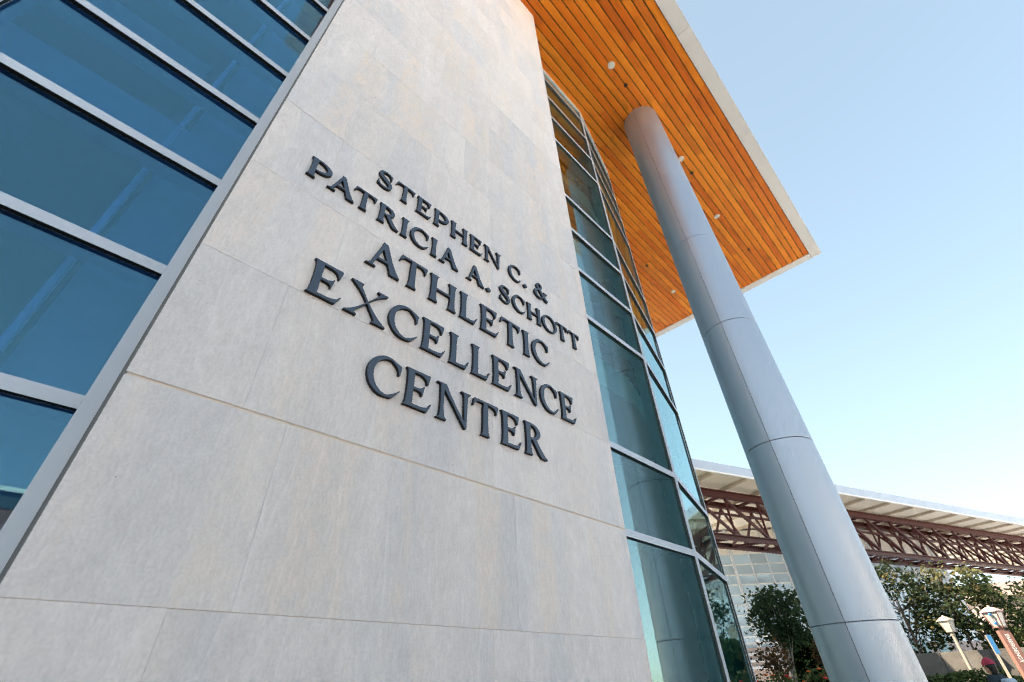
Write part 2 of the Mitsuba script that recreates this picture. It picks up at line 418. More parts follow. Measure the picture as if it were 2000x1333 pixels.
# --- roof canopy: cedar boards, border panels, lights
CP = tag(unique(B + '__canopy'), 'flat roof overhang lined with orange cedar boards and a pale metal border')
CX0, CX1, CY0, CY1 = -0.50, 13.70, -0.485, 6.6
WX0, WX1, WY0 = -0.17, 13.44, -0.205
add(CP + '__roof_slab', box(CX0 + 0.01, CX1 - 0.01, CY0 + 0.01, CY1 - 0.01, ZT + 0.62, ZT + 1.05), 'roof_grey')
add(CP + '__backing', box(WX0 + 0.001, WX1 - 0.001, WY0 + 0.001, CY1, ZT + 0.032, ZT + 0.05), 'dark_void')
PITCH = 0.1583
for k in range(int((CY1 - WY0) / PITCH)):
    y0, y1 = WY0 + k * PITCH, WY0 + (k + 1) * PITCH
    xs, x = [], WX0 + rng.uniform(-3.5, -0.5)
    while x < WX1:
        xs.append(x); x += rng.choice([1.8, 2.4, 3.0, 3.6, 4.8])
    xs = [a for a in xs if a > WX0 + 0.15 and a < WX1 - 0.15]
    xs = [WX0 + 0.002, *xs, WX1 - 0.002]
    for a, b in zip(xs[:-1], xs[1:]):
        c, g = 0.007, 0.0105
        z = ZT + rng.uniform(0, 0.0008)
        prof = np.array([(y0 + g, z + 0.022), (y0 + g, z + c), (y0 + g + c, z), (y1 - g - c, z), (y1 - g, z + c), (y1 - g, z + 0.022)])
        v = np.vstack([np.c_[np.full(6, s), prof] for s in (a + 0.0006, b - 0.0006)])
        f = [[i, i + 1, i + 7] for i in range(5)] + [[i, i + 7, i + 6] for i in range(5)] + [[0, 2, 1], [0, 3, 2], [0, 4, 3], [0, 5, 4], [6, 7, 8], [6, 8, 9], [6, 9, 10], [6, 10, 11]]
        mm = trimesh.Trimesh(v, f, process=False); mm.invert()
        du, dv = 50.0 * idx + 10, rng.uniform(0, 30)
        idx += 1
        add(CP + '__board', mm, 'cedar', uv=np.c_[v[:, 0] - a + du, v[:, 1] - y0 + dv])
def border(x0, x1, y0, y1):
    add(CP + '__border_panel', box(x0, x1, y0, y1, ZT - 0.012, ZT + 0.02), 'fascia_metal')
    return
g = 0.0035
fx = [CX0, 1.99, 5.08, 8.17, 11.26, CX1]
for a, b in zip(fx[:-1], fx[1:]):
    border(a + g, b - g, CY0, WY0 - 0.002)
fy = [WY0 + 0.002, 1.85, 3.9, CY1]
for a, b in zip(fy[:-1], fy[1:]):
    border(WX1 + 0.002, CX1, a + g, b - g)
border(CX0, WX0 - 0.002, WY0 + 0.002 + g, YG - 0.01)
for a, b in zip(fx[:-1], fx[1:]):
    add(CP + '__fascia', box(a + g, b - g, CY0 - 0.002, CY0 + 0.004, ZT + 0.021, ZT + 1.05), 'fascia_metal')
add(CP + '__fascia', box(CX1 - 0.004, CX1 + 0.002, CY0 + 0.01, CY1, ZT + 0.021, ZT + 1.05), 'fascia_metal')
add(CP + '__fascia', box(CX0 - 0.002, CX0 + 0.004, CY0 + 0.01, YG, ZT + 0.021, ZT + 1.05), 'fascia_metal')
for x, y in ((4.565, 1.048), (7.62, 1.054), (9.98, 1.20), (11.87, 3.60), (8.6, 3.60), (1.5, 0.6)):
    d = add(CP + '__downlight', lathe([(0.055, ZT - 0.002), (0.064, ZT - 0.012), (0.070, ZT - 0.012), (0.078, ZT - 0.004), (0.078, ZT + 0.02)], 28, centre=(x, y)), 'lamp_rim', smooth=40)
    add(d + '__lens' if d.count('__') < 2 else CP + '__lens', lathe([(0.0, ZT - 0.007), (0.035, ZT - 0.0065), (0.0575, ZT - 0.001)], 28, centre=(x, y)), 'lamp_lens', smooth=True)
for x, y in ((5.125, 1.057), (8.18, 1.05), (11.88, 1.063), (10.17, 3.59)):
    add(CP + '__sprinkler', cat([lathe([(0.0, ZT - 0.006), (0.042, ZT - 0.006), (0.044, ZT + 0.01)], 16, centre=(x, y)), lathe([(0.0, ZT - 0.05), (0.012, ZT - 0.05), (0.012, ZT - 0.006)], 10, centre=(x, y)),
                                 lathe([(0.0, ZT - 0.056), (0.022, ZT - 0.055), (0.022, ZT - 0.051), (0.0, ZT - 0.05)], 12, centre=(x, y))]), 'black_metal')

# --- the column, clad in curved metal panels
CL = add(B + '__column', trimesh.creation.cylinder(0.368, ZT - 0.01, sections=48, transform=trimesh.transformations.translation_matrix([6.081, 1.271, (ZT - 0.01) / 2])), 'joint_grey', smooth=40)
tag(CL, 'tall round grey metal column carrying the overhang')
R, seam = 0.381, math.radians(-176.7)
jz = [0.0, CZ + 0.394 - 1.829 + 0.0] + [CZ + 0.394 + 1.8285 * k for k in range(6)] + [ZT - 0.002]
jz = [z for z in jz if z >= 0]
for a, b in zip(jz[:-1], jz[1:]):
    if b - a < 0.1:
        continue
    for s in (0, 1):
        gg, gz = 0.003 / R, 0.003
        prof = [(R - 0.012, a + gz), (R - 0.003, a + gz), (R, a + gz + 0.003), (R, b - gz - 0.003), (R - 0.003, b - gz), (R - 0.012, b - gz)]
        m = lathe(prof, 40, seam + s * math.pi + gg, seam + (s + 1) * math.pi - gg, (6.081, 1.271))
        add(CL + '__cover_panel', m, 'column_metal', smooth=30)

# ------------------------------------------------------------------ lettering
def bez(*pts, n=10):
    """Quadratic or cubic Bezier through the control points."""
    P = np.array(pts, float); t = np.linspace(0, 1, n)[:, None]
    while len(P) > 1 and P.ndim == 2:
        P = P[:, None] * np.ones((1, n, 1)) if P.ndim == 2 else P
        while len(P) > 1:
            P = P[:-1] * (1 - t) + P[1:] * t
        break
    return [tuple(a) for a in P[0]]

def poly(*parts):
    pts = []
    for a in parts:
        pts += a if isinstance(a, list) else [a]
    return sg.Polygon(pts).buffer(0)

def stem(cx, y0=0.0, y1=1.0, w=0.175, foot=0.155, head=0.155, left=True, right=True):
    """An upright that swells towards pointed, slightly cupped serifs."""
    h = w / 2
    def side(sgn, serif):
        e0, e1 = (foot if serif else h + 0.02), (head if serif else h + 0.02)
        a = [(cx + sgn * e0, y0), (cx + sgn * (e0 - 0.01), y0 + 0.022)]
        a += bez((cx + sgn * (e0 - 0.035), y0 + 0.045), (cx + sgn * (h + 0.01), y0 + 0.10), (cx + sgn * h, y0 + 0.34 * (y1 - y0)), n=8)
        a += bez((cx + sgn * h, y1 - 0.34 * (y1 - y0)), (cx + sgn * (h + 0.01), y1 - 0.10), (cx + sgn * (e1 - 0.035), y1 - 0.045), n=8)
        return a + [(cx + sgn * (e1 - 0.01), y1 - 0.022), (cx + sgn * e1, y1)]
    return poly(side(1, right), side(-1, left)[::-1])

def stroke(pts, widths, n=14):
    """A line of varying width along a Catmull-Rom curve."""
    P = np.array(pts, float); W = np.array(widths, float)
    P = np.vstack([2 * P[0] - P[1], P, 2 * P[-1] - P[-2]]); W = np.r_[W[0], W, W[-1]]
    out, ww = [], []
    for i in range(1, len(P) - 2):
        for t in np.linspace(0, 1, n, endpoint=(i == len(P) - 3)):
            b = 0.5 * np.array([-t + 2 * t**2 - t**3, 2 - 5 * t**2 + 3 * t**3, t + 4 * t**2 - 3 * t**3, -t**2 + t**3])
            out.append(b @ P[i - 1:i + 3]); ww.append(b @ W[i - 1:i + 3])
    out, ww = np.array(out), np.maximum(np.array(ww), 0.02)
    tn = np.gradient(out, axis=0); tn /= np.linalg.norm(tn, axis=1, keepdims=True)
    nr = np.c_[-tn[:, 1], tn[:, 0]]
    shapes = []
    for i in range(len(out) - 1):
        q = sg.Polygon([out[i] + nr[i] * ww[i] / 2, out[i + 1] + nr[i + 1] * ww[i + 1] / 2, out[i + 1] - nr[i + 1] * ww[i + 1] / 2, out[i] - nr[i] * ww[i] / 2]).buffer(0.0015)
        shapes.append(q)
    return shapely.union_all(shapes).buffer(0.004).buffer(-0.004)

def ell(cx, cy, rx, ry, rot=0):
    a = np.linspace(0, 2 * np.pi, 72, endpoint=False)
    return shapely.affinity.rotate(sg.Polygon(np.c_[cx + rx * np.cos(a), cy + ry * np.sin(a)]), rot, origin=(cx, cy))

def top_arm(x0, xt):
    return poly((x0, 1.0), (xt - 0.005, 1.0), (xt + 0.02, 0.985), (xt - 0.035, 0.735), (xt - 0.07, 0.745), bez((xt - 0.085, 0.80), (xt - 0.13, 0.925), (xt - 0.32, 0.928), n=9), (x0, 0.928))

def low_arm(x0, xt, hi=0.245):
    return poly((x0, 0.0), (xt - 0.115, 0.0), (xt, hi - 0.01), (xt - 0.03, hi), bez((xt - 0.075, 0.16), (xt - 0.16, 0.085), (xt - 0.36, 0.082), n=9), (x0, 0.082))

def mid_arm(x0, xt):
    return poly((x0, 0.545), bez((xt - 0.20, 0.545), (xt - 0.075, 0.55), (xt - 0.03, 0.645), n=8), (xt, 0.645), (xt - 0.045, 0.375), (xt - 0.075, 0.385), bez((xt - 0.085, 0.43), (xt - 0.12, 0.475), (xt - 0.24, 0.475), n=8), (x0, 0.475))

def G_E():
    return shapely.union_all([stem(0.16, right=False), top_arm(0.16, 0.69), mid_arm(0.16, 0.56), low_arm(0.16, 0.785)])
def G_L():
    return shapely.union_all([stem(0.16, right=False), poly(bez((0.16, 1), (0.28, 1), (0.315, 1), n=3), (0.305, 0.978), bez((0.28, 0.955), (0.255, 0.9), (0.245, 0.66), n=6), (0.16, 0.66)), low_arm(0.16, 0.70, 0.27)])
def G_T():
    return shapely.union_all([stem(0.455, 0, 1, head=0.09), poly((0.055, 1.0), (0.90, 1.0), (0.925, 0.985), (0.872, 0.745), (0.838, 0.755), bez((0.825, 0.84), (0.78, 0.925), (0.60, 0.925), n=8), (0.30, 0.925), bez((0.18, 0.925), (0.09, 0.90), (0.035, 0.765), n=8), (0.0, 0.77))])
def G_I():
    return stem(0.165)
def G_H():
    return shapely.union_all([stem(0.16), stem(0.83), sg.box(0.16, 0.465, 0.83, 0.54)])
def G_P():
    o = shapely.intersection(ell(0.33, 0.685, 0.46, 0.317), sg.box(0.16, 0, 2, 2)); i = shapely.intersection(ell(0.27, 0.685, 0.345, 0.245), sg.box(0.2, 0, 2, 2))
    return shapely.union_all([stem(0.16, head=0.15), o.difference(i)])
def G_R():
    o = shapely.intersection(ell(0.28, 0.735, 0.40, 0.267), sg.box(0.16, 0, 2, 2)); i = shapely.intersection(ell(0.24, 0.735, 0.275, 0.197), sg.box(0.2, 0, 2, 2))
    leg = poly((0.30, 0.50), (0.50, 0.50), bez((0.62, 0.33), (0.74, 0.15), (0.93, 0.02), n=8), (0.925, 0.0), (0.69, 0.0), bez((0.58, 0.10), (0.47, 0.28), (0.30, 0.49), n=8))
    return shapely.union_all([stem(0.16, head=0.15), o.difference(i), leg])
def G_C():
    ring = ell(0.475, 0.5, 0.475, 0.52).difference(ell(0.545, 0.5, 0.385, 0.455))
    ring = ring.difference(sg.Polygon([(0.55, 0.5), (0.78, 0.86), (0.79, 1.2), (1.4, 1.2), (1.4, -0.4), (0.80, -0.4), (0.74, 0.10)]))
    term = poly(bez((0.60, 0.99), (0.72, 0.96), (0.845, 0.90), n=6), (0.855, 0.885), (0.825, 0.655), (0.785, 0.655), bez((0.77, 0.75), (0.73, 0.86), (0.60, 0.935), n=7))
    tail = poly((0.55, -0.012), bez((0.66, 0.0), (0.74, 0.05), (0.875, 0.245), n=8), (0.845, 0.255), bez((0.78, 0.19), (0.70, 0.12), (0.55, 0.05), n=7))
    return shapely.union_all([ring, term, tail]).buffer(0.006).buffer(-0.006)
def G_O():
    return ell(0.56, 0.5, 0.555, 0.52).difference(ell(0.56, 0.5, 0.385, 0.452, 8))
def G_A():
    left = poly((0.40, 1.0), (0.52, 1.0), bez((0.42, 0.74), (0.30, 0.30), (0.205, 0.09), n=8), bez((0.20, 0.06), (0.22, 0.04), (0.285, 0.025), n=4), (0.29, 0.0), (0.0, 0.0), (0.0, 0.025), bez((0.06, 0.035), (0.10, 0.07), (0.13, 0.12), n=5))
    rgt = poly((0.385, 1.02), (0.535, 0.965), bez((0.66, 0.64), (0.80, 0.25), (0.99, 0.03), n=9), (1.0, 0.0), (0.71, 0.0), bez((0.67, 0.12), (0.55, 0.45), (0.40, 0.80), n=8))
    return shapely.union_all([left, rgt, poly((0.22, 0.315), (0.70, 0.315), (0.67, 0.39), (0.25, 0.39))])
def G_N():
    l = poly((0.105, 0.95), (0.225, 0.90), bez((0.225, 0.40), (0.235, 0.14), (0.27, 0.06), n=7), (0.325, 0.025), (0.33, 0.0), (0.02, 0.0), (0.02, 0.025), bez((0.09, 0.05), (0.125, 0.1), (0.125, 0.5), n=7))
    d = poly((0.0, 1.0), (0.275, 1.0), bez((0.45, 0.72), (0.70, 0.35), (0.93, 0.12), n=6), (0.965, -0.02), (0.905, -0.02), bez((0.65, 0.30), (0.42, 0.62), (0.17, 0.88), n=7), bez((0.12, 0.94), (0.05, 0.965), (0.0, 0.975), n=4))
    r = poly((0.965, -0.02), (0.895, 0.0), bez((0.875, 0.5), (0.875, 0.88), (0.84, 0.945), n=7), (0.77, 0.975), (0.77, 1.0), (1.085, 1.0), (1.085, 0.975), bez((1.01, 0.95), (0.985, 0.85), (0.975, 0.4), n=7))
    return shapely.union_all([l, d, r]).buffer(0.003).buffer(-0.003)
def G_X():
    a = poly((0.03, 1.0), (0.36, 1.0), (0.355, 0.975), bez((0.31, 0.96), (0.30, 0.93), (0.335, 0.86), n=5), bez((0.55, 0.52), (0.80, 0.18), (1.075, 0.02), n=8), (1.075, 0.0), (0.70, 0.0), (0.71, 0.03), bez((0.76, 0.06), (0.75, 0.10), (0.70, 0.18), n=5), bez((0.50, 0.50), (0.30, 0.80), (0.03, 0.98), n=8))
    b = poly((0.0, 0.0), (0.32, 0.0), (0.31, 0.03), bez((0.25, 0.05), (0.25, 0.09), (0.30, 0.17), n=5), bez((0.55, 0.50), (0.72, 0.78), (1.03, 0.98), n=8), (1.03, 1.0), (0.74, 1.0), (0.74, 0.975), bez((0.80, 0.95), (0.81, 0.91), (0.77, 0.85), n=5), bez((0.50, 0.50), (0.25, 0.15), (0.0, 0.025), n=8))
    return shapely.union_all([a, b])
def G_S():
    s = stroke([(0.60, 0.86), (0.50, 0.945), (0.33, 0.975), (0.15, 0.90), (0.10, 0.75), (0.19, 0.61), (0.36, 0.50), (0.52, 0.385), (0.585, 0.24), (0.52, 0.09), (0.34, 0.02), (0.17, 0.055), (0.065, 0.15)],
               [0.05, 0.055, 0.07, 0.115, 0.155, 0.18, 0.195, 0.185, 0.16, 0.115, 0.07, 0.055, 0.05])
    return shapely.union_all([s, poly((0.575, 0.955), (0.625, 0.94), (0.605, 0.68), (0.565, 0.68), bez((0.56, 0.78), (0.54, 0.85), (0.48, 0.91), n=6)), poly((0.045, 0.075), (0.02, 0.09), (0.04, 0.325), (0.08, 0.325), bez((0.085, 0.24), (0.11, 0.15), (0.17, 0.09), n=6))]).buffer(0.004).buffer(-0.004)
def G_AMP():
    a = stroke([(1.0, 0.03), (0.82, 0.13), (0.55, 0.42), (0.30, 0.70), (0.26, 0.85), (0.36, 0.98), (0.52, 0.96), (0.58, 0.83), (0.50, 0.68), (0.30, 0.54), (0.11, 0.38), (0.09, 0.18), (0.24, 0.03), (0.46, 0.02), (0.66, 0.16), (0.78, 0.36), (0.84, 0.50)],
               [0.14, 0.17, 0.18, 0.16, 0.13, 0.075, 0.075, 0.13, 0.10, 0.10, 0.16, 0.17, 0.11, 0.075, 0.07, 0.07, 0.06])
    return shapely.union_all([a, poly((0.68, 0.555), (1.02, 0.555), (1.0, 0.52), (0.88, 0.485), (0.80, 0.485), (0.70, 0.52))])
def G_DOT():
    return sg.Polygon([(0.0, 0.115), (0.165, 0.235), (0.29, 0.09), (0.125, -0.03)])

GLYPH = {'E': G_E, 'L': G_L, 'T': G_T, 'I': G_I, 'H': G_H, 'P': G_P, 'R': G_R, 'C': G_C, 'O': G_O, 'A': G_A, 'N': G_N, 'X': G_X, 'S': G_S, '&': G_AMP, '.': G_DOT}
GLYPH = {k: f() for k, f in GLYPH.items()}
WIDTH = {'E': .785, 'L': .70, 'T': .92, 'I': .33, 'H': .99, 'P': .79, 'R': .93, 'C': .87, 'O': 1.117, 'A': 1.0, 'N': 1.085, 'X': 1.075, 'S': .64, '&': 1.01, '.': .29}
DEP = 0.016
rows = [(2.4245, .1535, 'STEPHENC.&', [.5896, .7128, .8725, 1.0108, 1.1533, 1.3243, 1.4593, 1.7084, 1.8623, 1.991], 'STEPHEN C. &', 'top'),
        (2.1265, .1535, 'PATRICIAA.SCHOTT', [.2285, .3442, .4813, .6408, .7943, .862, 1.0137, 1.0832, 1.3067, 1.4777, 1.6069, 1.7337, 1.8879, 2.0528, 2.219, 2.371], 'PATRICIA A. SCHOTT', 'second'),
        (1.7690, .2045, 'ATHLETIC', [.6352, .8245, 1.0328, 1.2613, 1.4282, 1.6061, 1.8185, 1.9114], 'ATHLETIC', 'third'),
        (1.4115, .2045, 'EXCELLENCE', [.405, .5867, .8163, 1.0166, 1.203, 1.3647, 1.528, 1.7177, 1.9581, 2.161], 'EXCELLENCE', 'fourth'),
        (1.0575, .2045, 'CENTER', [.758, .9564, 1.1448, 1.3824, 1.5934, 1.7831], 'CENTER', 'bottom')]
fitw = {}
for zb, hgt, text, xs, words, pos in rows:
    W = thing('wall_lettering', f'{pos} row of raised dark letters on the pale stone, reading {words}', 'lettering', 'rows of raised letters on the stone wall')
    for i, (ch, x) in enumerate(zip(text, xs)):
        g_ = shapely.affinity.scale(GLYPH[ch].simplify(0.0015), hgt, hgt, origin=(0, 0))
        c = 0.0008
        polys = list(getattr(g_, 'geoms', [g_]))
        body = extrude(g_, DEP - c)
        ms = []
        # a small bevel towards the face
        inner = g_.buffer(-c, join_style=2)
        face = extrude(inner, 0.0022)
        face.apply_translation([0, 0, DEP - c + 0.0003])
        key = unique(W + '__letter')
        for m, mat, kk in ((body, 'gasket', key), (face, 'letter_paint', key + '__face')):  # black body colour stands in for shade on the letter sides
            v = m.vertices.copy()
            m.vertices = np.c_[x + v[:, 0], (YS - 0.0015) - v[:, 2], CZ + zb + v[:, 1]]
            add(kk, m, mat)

# ------------------------------------------------------------------ background: hall with a truss roof
def at(az, d, z=0.0):
    """A point d metres from the camera's foot, az degrees from +y towards +x, z above the camera."""
    a = math.radians(az)
    return np.array([d * math.sin(a), d * math.cos(a), CZ + z])

H = thing('campus_hall', 'curved glass hall under a wide flat roof on dark red steel trusses, behind the column', 'building')
U2, V2 = np.array([0.935, -0.3546]), np.array([0.3546, 0.935])
O2 = at(82.12, 29.6)[:2]
S0, S1 = -17.0, 42.0
def hb(s0, s1, t0, t1, z0, z1):
    return frame_box(O2, U2, V2, s0, s1, t0, t1, CZ + z0, CZ + z1)
def hp(s, t, z):
    return np.r_[O2 + U2 * s + V2 * t, CZ + z]
RF = add(H + '__roof', hb(S0, S1, 0.06, 8.6, 7.62, 7.78), 'roof_deck')
tag(RF, 'flat projecting roof with grey edge and cream underside')
add(RF + '__edge', hb(S0, S1, -0.03, 0.05, 7.60, 8.02), 'roof_grey')
add(RF + '__drip_trim', hb(S0, S1, -0.05, 0.055, 7.52, 7.597), 'white_trim')
add(RF + '__roof_top', hb(S0, S1, 0.06, 8.6, 7.79, 8.0), 'roof_grey')
PP = 2.19
ks = range(-7, 18)
for k in ks:
    s = -0.34 + PP * k
    add(RF + '__purlin', hb(s - 0.09, s + 0.09, 0.06, 8.55, 7.49, 7.617), 'purlin')
TR = tag(unique(H + '__truss'), 'dark red steel lattice truss under the roof edge')
tf, tb, zt, zl = 1.70, 3.05, 7.30, 5.28
for t, z, hh in ((tf, zt, 0.34), (tf, zl, 0.22), (tb, zl, 0.22), (tb, zt, 0.26)):
    a, b = hp(S0, t, z), hp(S1, t, z)
    fl = [beam(a + [0, 0, e * (hh / 2 - 0.02)], b + [0, 0, e * (hh / 2 - 0.02)], 0.26, 0.04) for e in (-1, 1)] + [beam(a, b, 0.05, hh - 0.081)]
    add(TR + '__chord', cat(fl), 'red_steel')
for k in ks:
    s, s2, sm = -0.34 + PP * k, -0.34 + PP * (k + 1), -0.34 + PP * (k + 0.5)
    add(TR + '__post', beam(hp(s, tf, zl + 0.13), hp(s, tf, zt - 0.18), 0.085), 'red_steel')
    add(TR + '__brace', beam(hp(s, tf, zt - 0.2), hp(s2, tf, zl + 0.14), 0.11), 'red_steel')
    add(TR + '__brace', beam(hp(s, tb, zl + 0.13), hp(sm, tb, zt - 0.18), 0.085), 'red_steel')
    add(TR + '__brace', beam(hp(sm, tb, zt - 0.18), hp(s2, tb, zl + 0.13), 0.085), 'red_steel')
    add(TR + '__brace', beam(hp(s, tf, zl), hp(sm, tb, zl), 0.10), 'red_steel')
    add(TR + '__brace', beam(hp(sm, tb, zl), hp(s2, tf, zl), 0.10), 'red_steel')
    add(TR + '__brace', beam(hp(s, tf, zt), hp(s, tb, zt), 0.12), 'red_steel')
    add(TR + '__brace', beam(hp(s, tf, zl + 0.14), hp(s, tb, zt - 0.15), 0.10), 'red_steel')
add(H + '__pipe', beam(hp(S0, tf + 0.7, 6.62), hp(S1, tf + 0.7, 6.62), 0.10), 'red_steel')
for s in (-12.0, 40.0):
    add(H + '__support', beam(hp(s, 2.4, -1.5), hp(s, 2.4, zl - 0.13), 0.35), 'red_steel')

# the curved glass wall
DC, DR = at(70.0, 58.4)[:2] + 9.23 * np.array([-math.sin(math.radians(160)), -math.cos(math.radians(160))]), 27.0
def dp(th, r=DR):
    a = math.radians(250.0 - th)
    return DC + r * np.array([math.sin(a), math.cos(a)])
GW = tag(unique(H + '__glass_wall'), 'curved wall of pale grey panes in white bars')
rows_z = [-1.48, 0.15, 1.35, 1.9, 2.4, 2.92, 3.44, 3.96, 4.48, 5.0, 5.55, 6.15, 7.5]
DT = 2.2
cols = np.arange(0, 54.9, DT)
for ci, th in enumerate(cols):
    a, b = dp(th + 0.01), dp(th + DT - 0.01)
    for i, (za, zb) in enumerate(zip(rows_z[:-1], rows_z[1:])):
        if i < 1:
            continue
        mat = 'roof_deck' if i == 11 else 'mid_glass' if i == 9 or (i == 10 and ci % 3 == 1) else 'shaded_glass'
        v = np.array([[*a, CZ + za + 0.006], [*b, CZ + za + 0.006], [*b, CZ + zb - 0.006], [*a, CZ + zb - 0.006]])
        v[:, :2] += rng.normal(0, 0.002, (4, 1))
        add(GW + '__pane', trimesh.Trimesh(v, [[0, 1, 2], [0, 2, 3]], process=False), mat)
    w = 0.16 if ci % 3 == 0 else 0.05
    p = dp(th, DR + 0.03)
    add(GW + '__bar', beam([*p, CZ - 1.4], [*p, CZ + 7.55], w, 0.08, up=(*(dp(th, 1) - DC), 0)), 'pale_frame')
ring = lambda z, hh, r0, r1, t0, t1: lathe([(r0, CZ + z - hh / 2), (r1, CZ + z - hh / 2), (r1, CZ + z + hh / 2), (r0, CZ + z + hh / 2), (r0, CZ + z - hh / 2)], 24, math.radians(90 - 250.0 + t0), math.radians(90 - 250.0 + t1), DC)
for z in rows_z[2:-1]:
    add(GW + '__rail', ring(z, 0.055, DR - 0.04, DR + 0.05, 0, 55.0), 'white_trim')
for z in (0.5, 0.8, 1.1, 1.6):
    add(GW + '__louvre', ring(z, 0.12, DR + 0.01, DR + 0.16, 0, 24), 'pale_frame')
add(H + '__core', lathe([(0.1, 0.0), (DR - 0.35, 0.0), (DR - 0.35, CZ + 7.5), (0.1, CZ + 7.5)], 40, math.radians(90 - 250 - 20), math.radians(90 - 250 + 54.6), DC), 'dark_glass')
m = ring(-0.05, 2.9, DR - 0.3, DR + 0.08, -20, 55)
add(H + '__base_wall', m, 'pink_stucco')
for t0, t1 in ((36, 41.5), (43, 45)):
    add(H + '__window', ring(0.95, 1.1, DR + 0.06, DR + 0.11, t0, t1), 'teal_window')
for t0, t1 in ((30, 32), (32.5, 34.5)):
    add(H + '__door', ring(0.2, 2.3, DR + 0.06, DR + 0.11, t0, t1), 'dark_glass')

F = thing('distant_building', 'pale pink flat roofed building far off beyond the right tree', 'building')
fb2 = lambda *a: frame_box(at(88.0, 74.0)[:2], np.array([math.sin(math.radians(168)), math.cos(math.radians(168))]), np.array([0.98, 0.2]), *a)
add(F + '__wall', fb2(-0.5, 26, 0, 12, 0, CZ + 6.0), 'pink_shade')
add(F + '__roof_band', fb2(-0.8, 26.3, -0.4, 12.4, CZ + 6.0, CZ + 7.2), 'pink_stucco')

# buildings and trees behind the camera, which the panes mirror
K = thing('facing_building', 'long pale building with tall white framed windows, mirrored in the teal panes beside the stone', 'building')
ku, kn = np.array([0.80, -0.60]), np.array([0.60, 0.80])
kb = lambda *a: frame_box((22.0, -19.0), ku, kn, *a)
add(K + '__wall', kb(-14, 26, -10, -0.3, 0, 5.2), 'fascia_metal')
add(K + '__roof', kb(-15, 27, -11, 0.9, 5.2, 5.55), 'white_trim')
for i in range(12):
    s = -12.5 + 3.1 * i
    w = add(K + '__window', kb(s, s + 2.3, -0.299, -0.24, 0.9, 4.2), 'dark_glass')
    add(K + '__window_frame', cat([kb(s - 0.1, s + 0.001, -0.298, -0.16, 0.8, 4.3), kb(s + 1.1, s + 1.2, -0.2395, -0.16, 0.8, 4.3), kb(s + 2.299, s + 2.4, -0.298, -0.16, 0.8, 4.3), kb(s + 0.002, s + 2.298, -0.238, -0.17, 2.5, 2.6)]), 'white_trim')

Wk = thing('walkway_roof', 'flat walkway roof on posts, mirrored as a dark band in the lowest blue pane at the left edge', 'canopy')
add(Wk + '__roof', box(-16, 5, -21, -18, 6.95, 7.45), 'walk_green')
add(Wk + '__edge_trim', box(-16.1, 5.1, -21.1, -17.9, 7.455, 7.6), 'white_trim')
add(Wk + '__underside', box(-15.9, 4.9, -20.9, -18.05, 6.85, 6.947), 'cedar_plain')
for x in (-15, -8, -1.5, 4):
    add(Wk + '__post', box(x - 0.1, x + 0.1, -19.6, -19.4, 0, 6.84), 'black_metal')

# ------------------------------------------------------------------ plants
def leaves(centres, sizes, seed, flat=0.5):
    """Bent two-triangle leaves at the centres."""
    r = np.random.default_rng(seed)
    n = len(centres)
    nrm = r.normal(size=(n, 3)); nrm[:, 2] = np.abs(nrm[:, 2]) + flat
    nrm /= np.linalg.norm(nrm, axis=1, keepdims=True)
    a = np.cross(nrm, r.normal(size=(n, 3))); a /= np.linalg.norm(a, axis=1, keepdims=True)
    b = np.cross(nrm, a)
    s = np.asarray(sizes)[:, None]
    c = np.asarray(centres)
    tip, base = c + a * s * 0.55, c - a * s * 0.5
    l, rr = c + b * s * 0.36 - nrm * s * 0.10, c - b * s * 0.36 - nrm * s * 0.10
    v = np.stack([base, rr, tip, l], 1).reshape(-1, 3)
    i = np.arange(n)[:, None] * 4
    f = np.vstack([i + [0, 1, 2], i + [0, 2, 3]])
    return trimesh.Trimesh(v, f, process=False)

def crown_points(n_clumps, per, centre, radii, seed, clump_r, hole=0.25):
    r = np.random.default_rng(seed)
    out = []
    while len(out) < n_clumps:
        q = r.uniform(-1, 1, 3)
        d = np.linalg.norm(q)
        if d > 1 or d < hole * r.random():
            continue
        q = q / max(d, 1e-6) * d ** 0.6
        k = meshkit.noise(q * 2.2 + seed, seed)
        if k < 0.36:
            continue
        out.append(q * radii * (0.8 + 0.5 * k) + centre)
    c = np.array(out)
    pts = (c[:, None] + r.normal(0, 1, (len(c), per, 3)) * clump_r * np.array([1, 1, 0.6])).reshape(-1, 3)
    return c, pts

def tree(name, label, base, height, crown_c, radii, seed, mat, leaf, n=170, per=22, bark='bark', lean=(0, 0), trunk_r=0.08, clump=0.17, group=None, category='tree'):
    t = thing(name, label, category, group)
    base = np.asarray(base, float)
    cc = np.asarray(crown_c, float)
    r = np.random.default_rng(seed)
    mid = base * 0.5 + cc * 0.5 + np.array([lean[0], lean[1], 0])
    tt = np.linspace(0, 1, 9)[:, None]
    path = (1 - tt) ** 2 * base + 2 * tt * (1 - tt) * mid + tt ** 2 * (cc + [0, 0, radii[2] * 0.4])
    limbs = [tube(path, np.linspace(trunk_r, trunk_r * 0.3, 9), 8)]
    c, pts = crown_points(n, per, cc, np.asarray(radii), seed, clump)
    for j in r.choice(len(c), min(16, len(c)), replace=False):
        k = int(np.clip(3 + r.integers(0, 5), 0, 8))
        p0 = path[k]; p1 = c[j]
        m_ = (p0 + p1) / 2 + [0, 0, 0.12 * radii[2]]
        limbs.append(tube(np.array([p0, m_, p1]), [trunk_r * 0.35, trunk_r * 0.22, trunk_r * 0.1], 5))
    add(t + '__trunk', cat(limbs), bark, smooth=50)
    add(t + '__crown', leaves(pts, leaf * r.uniform(0.6, 1.25, len(pts)), seed + 1), mat)
    return t

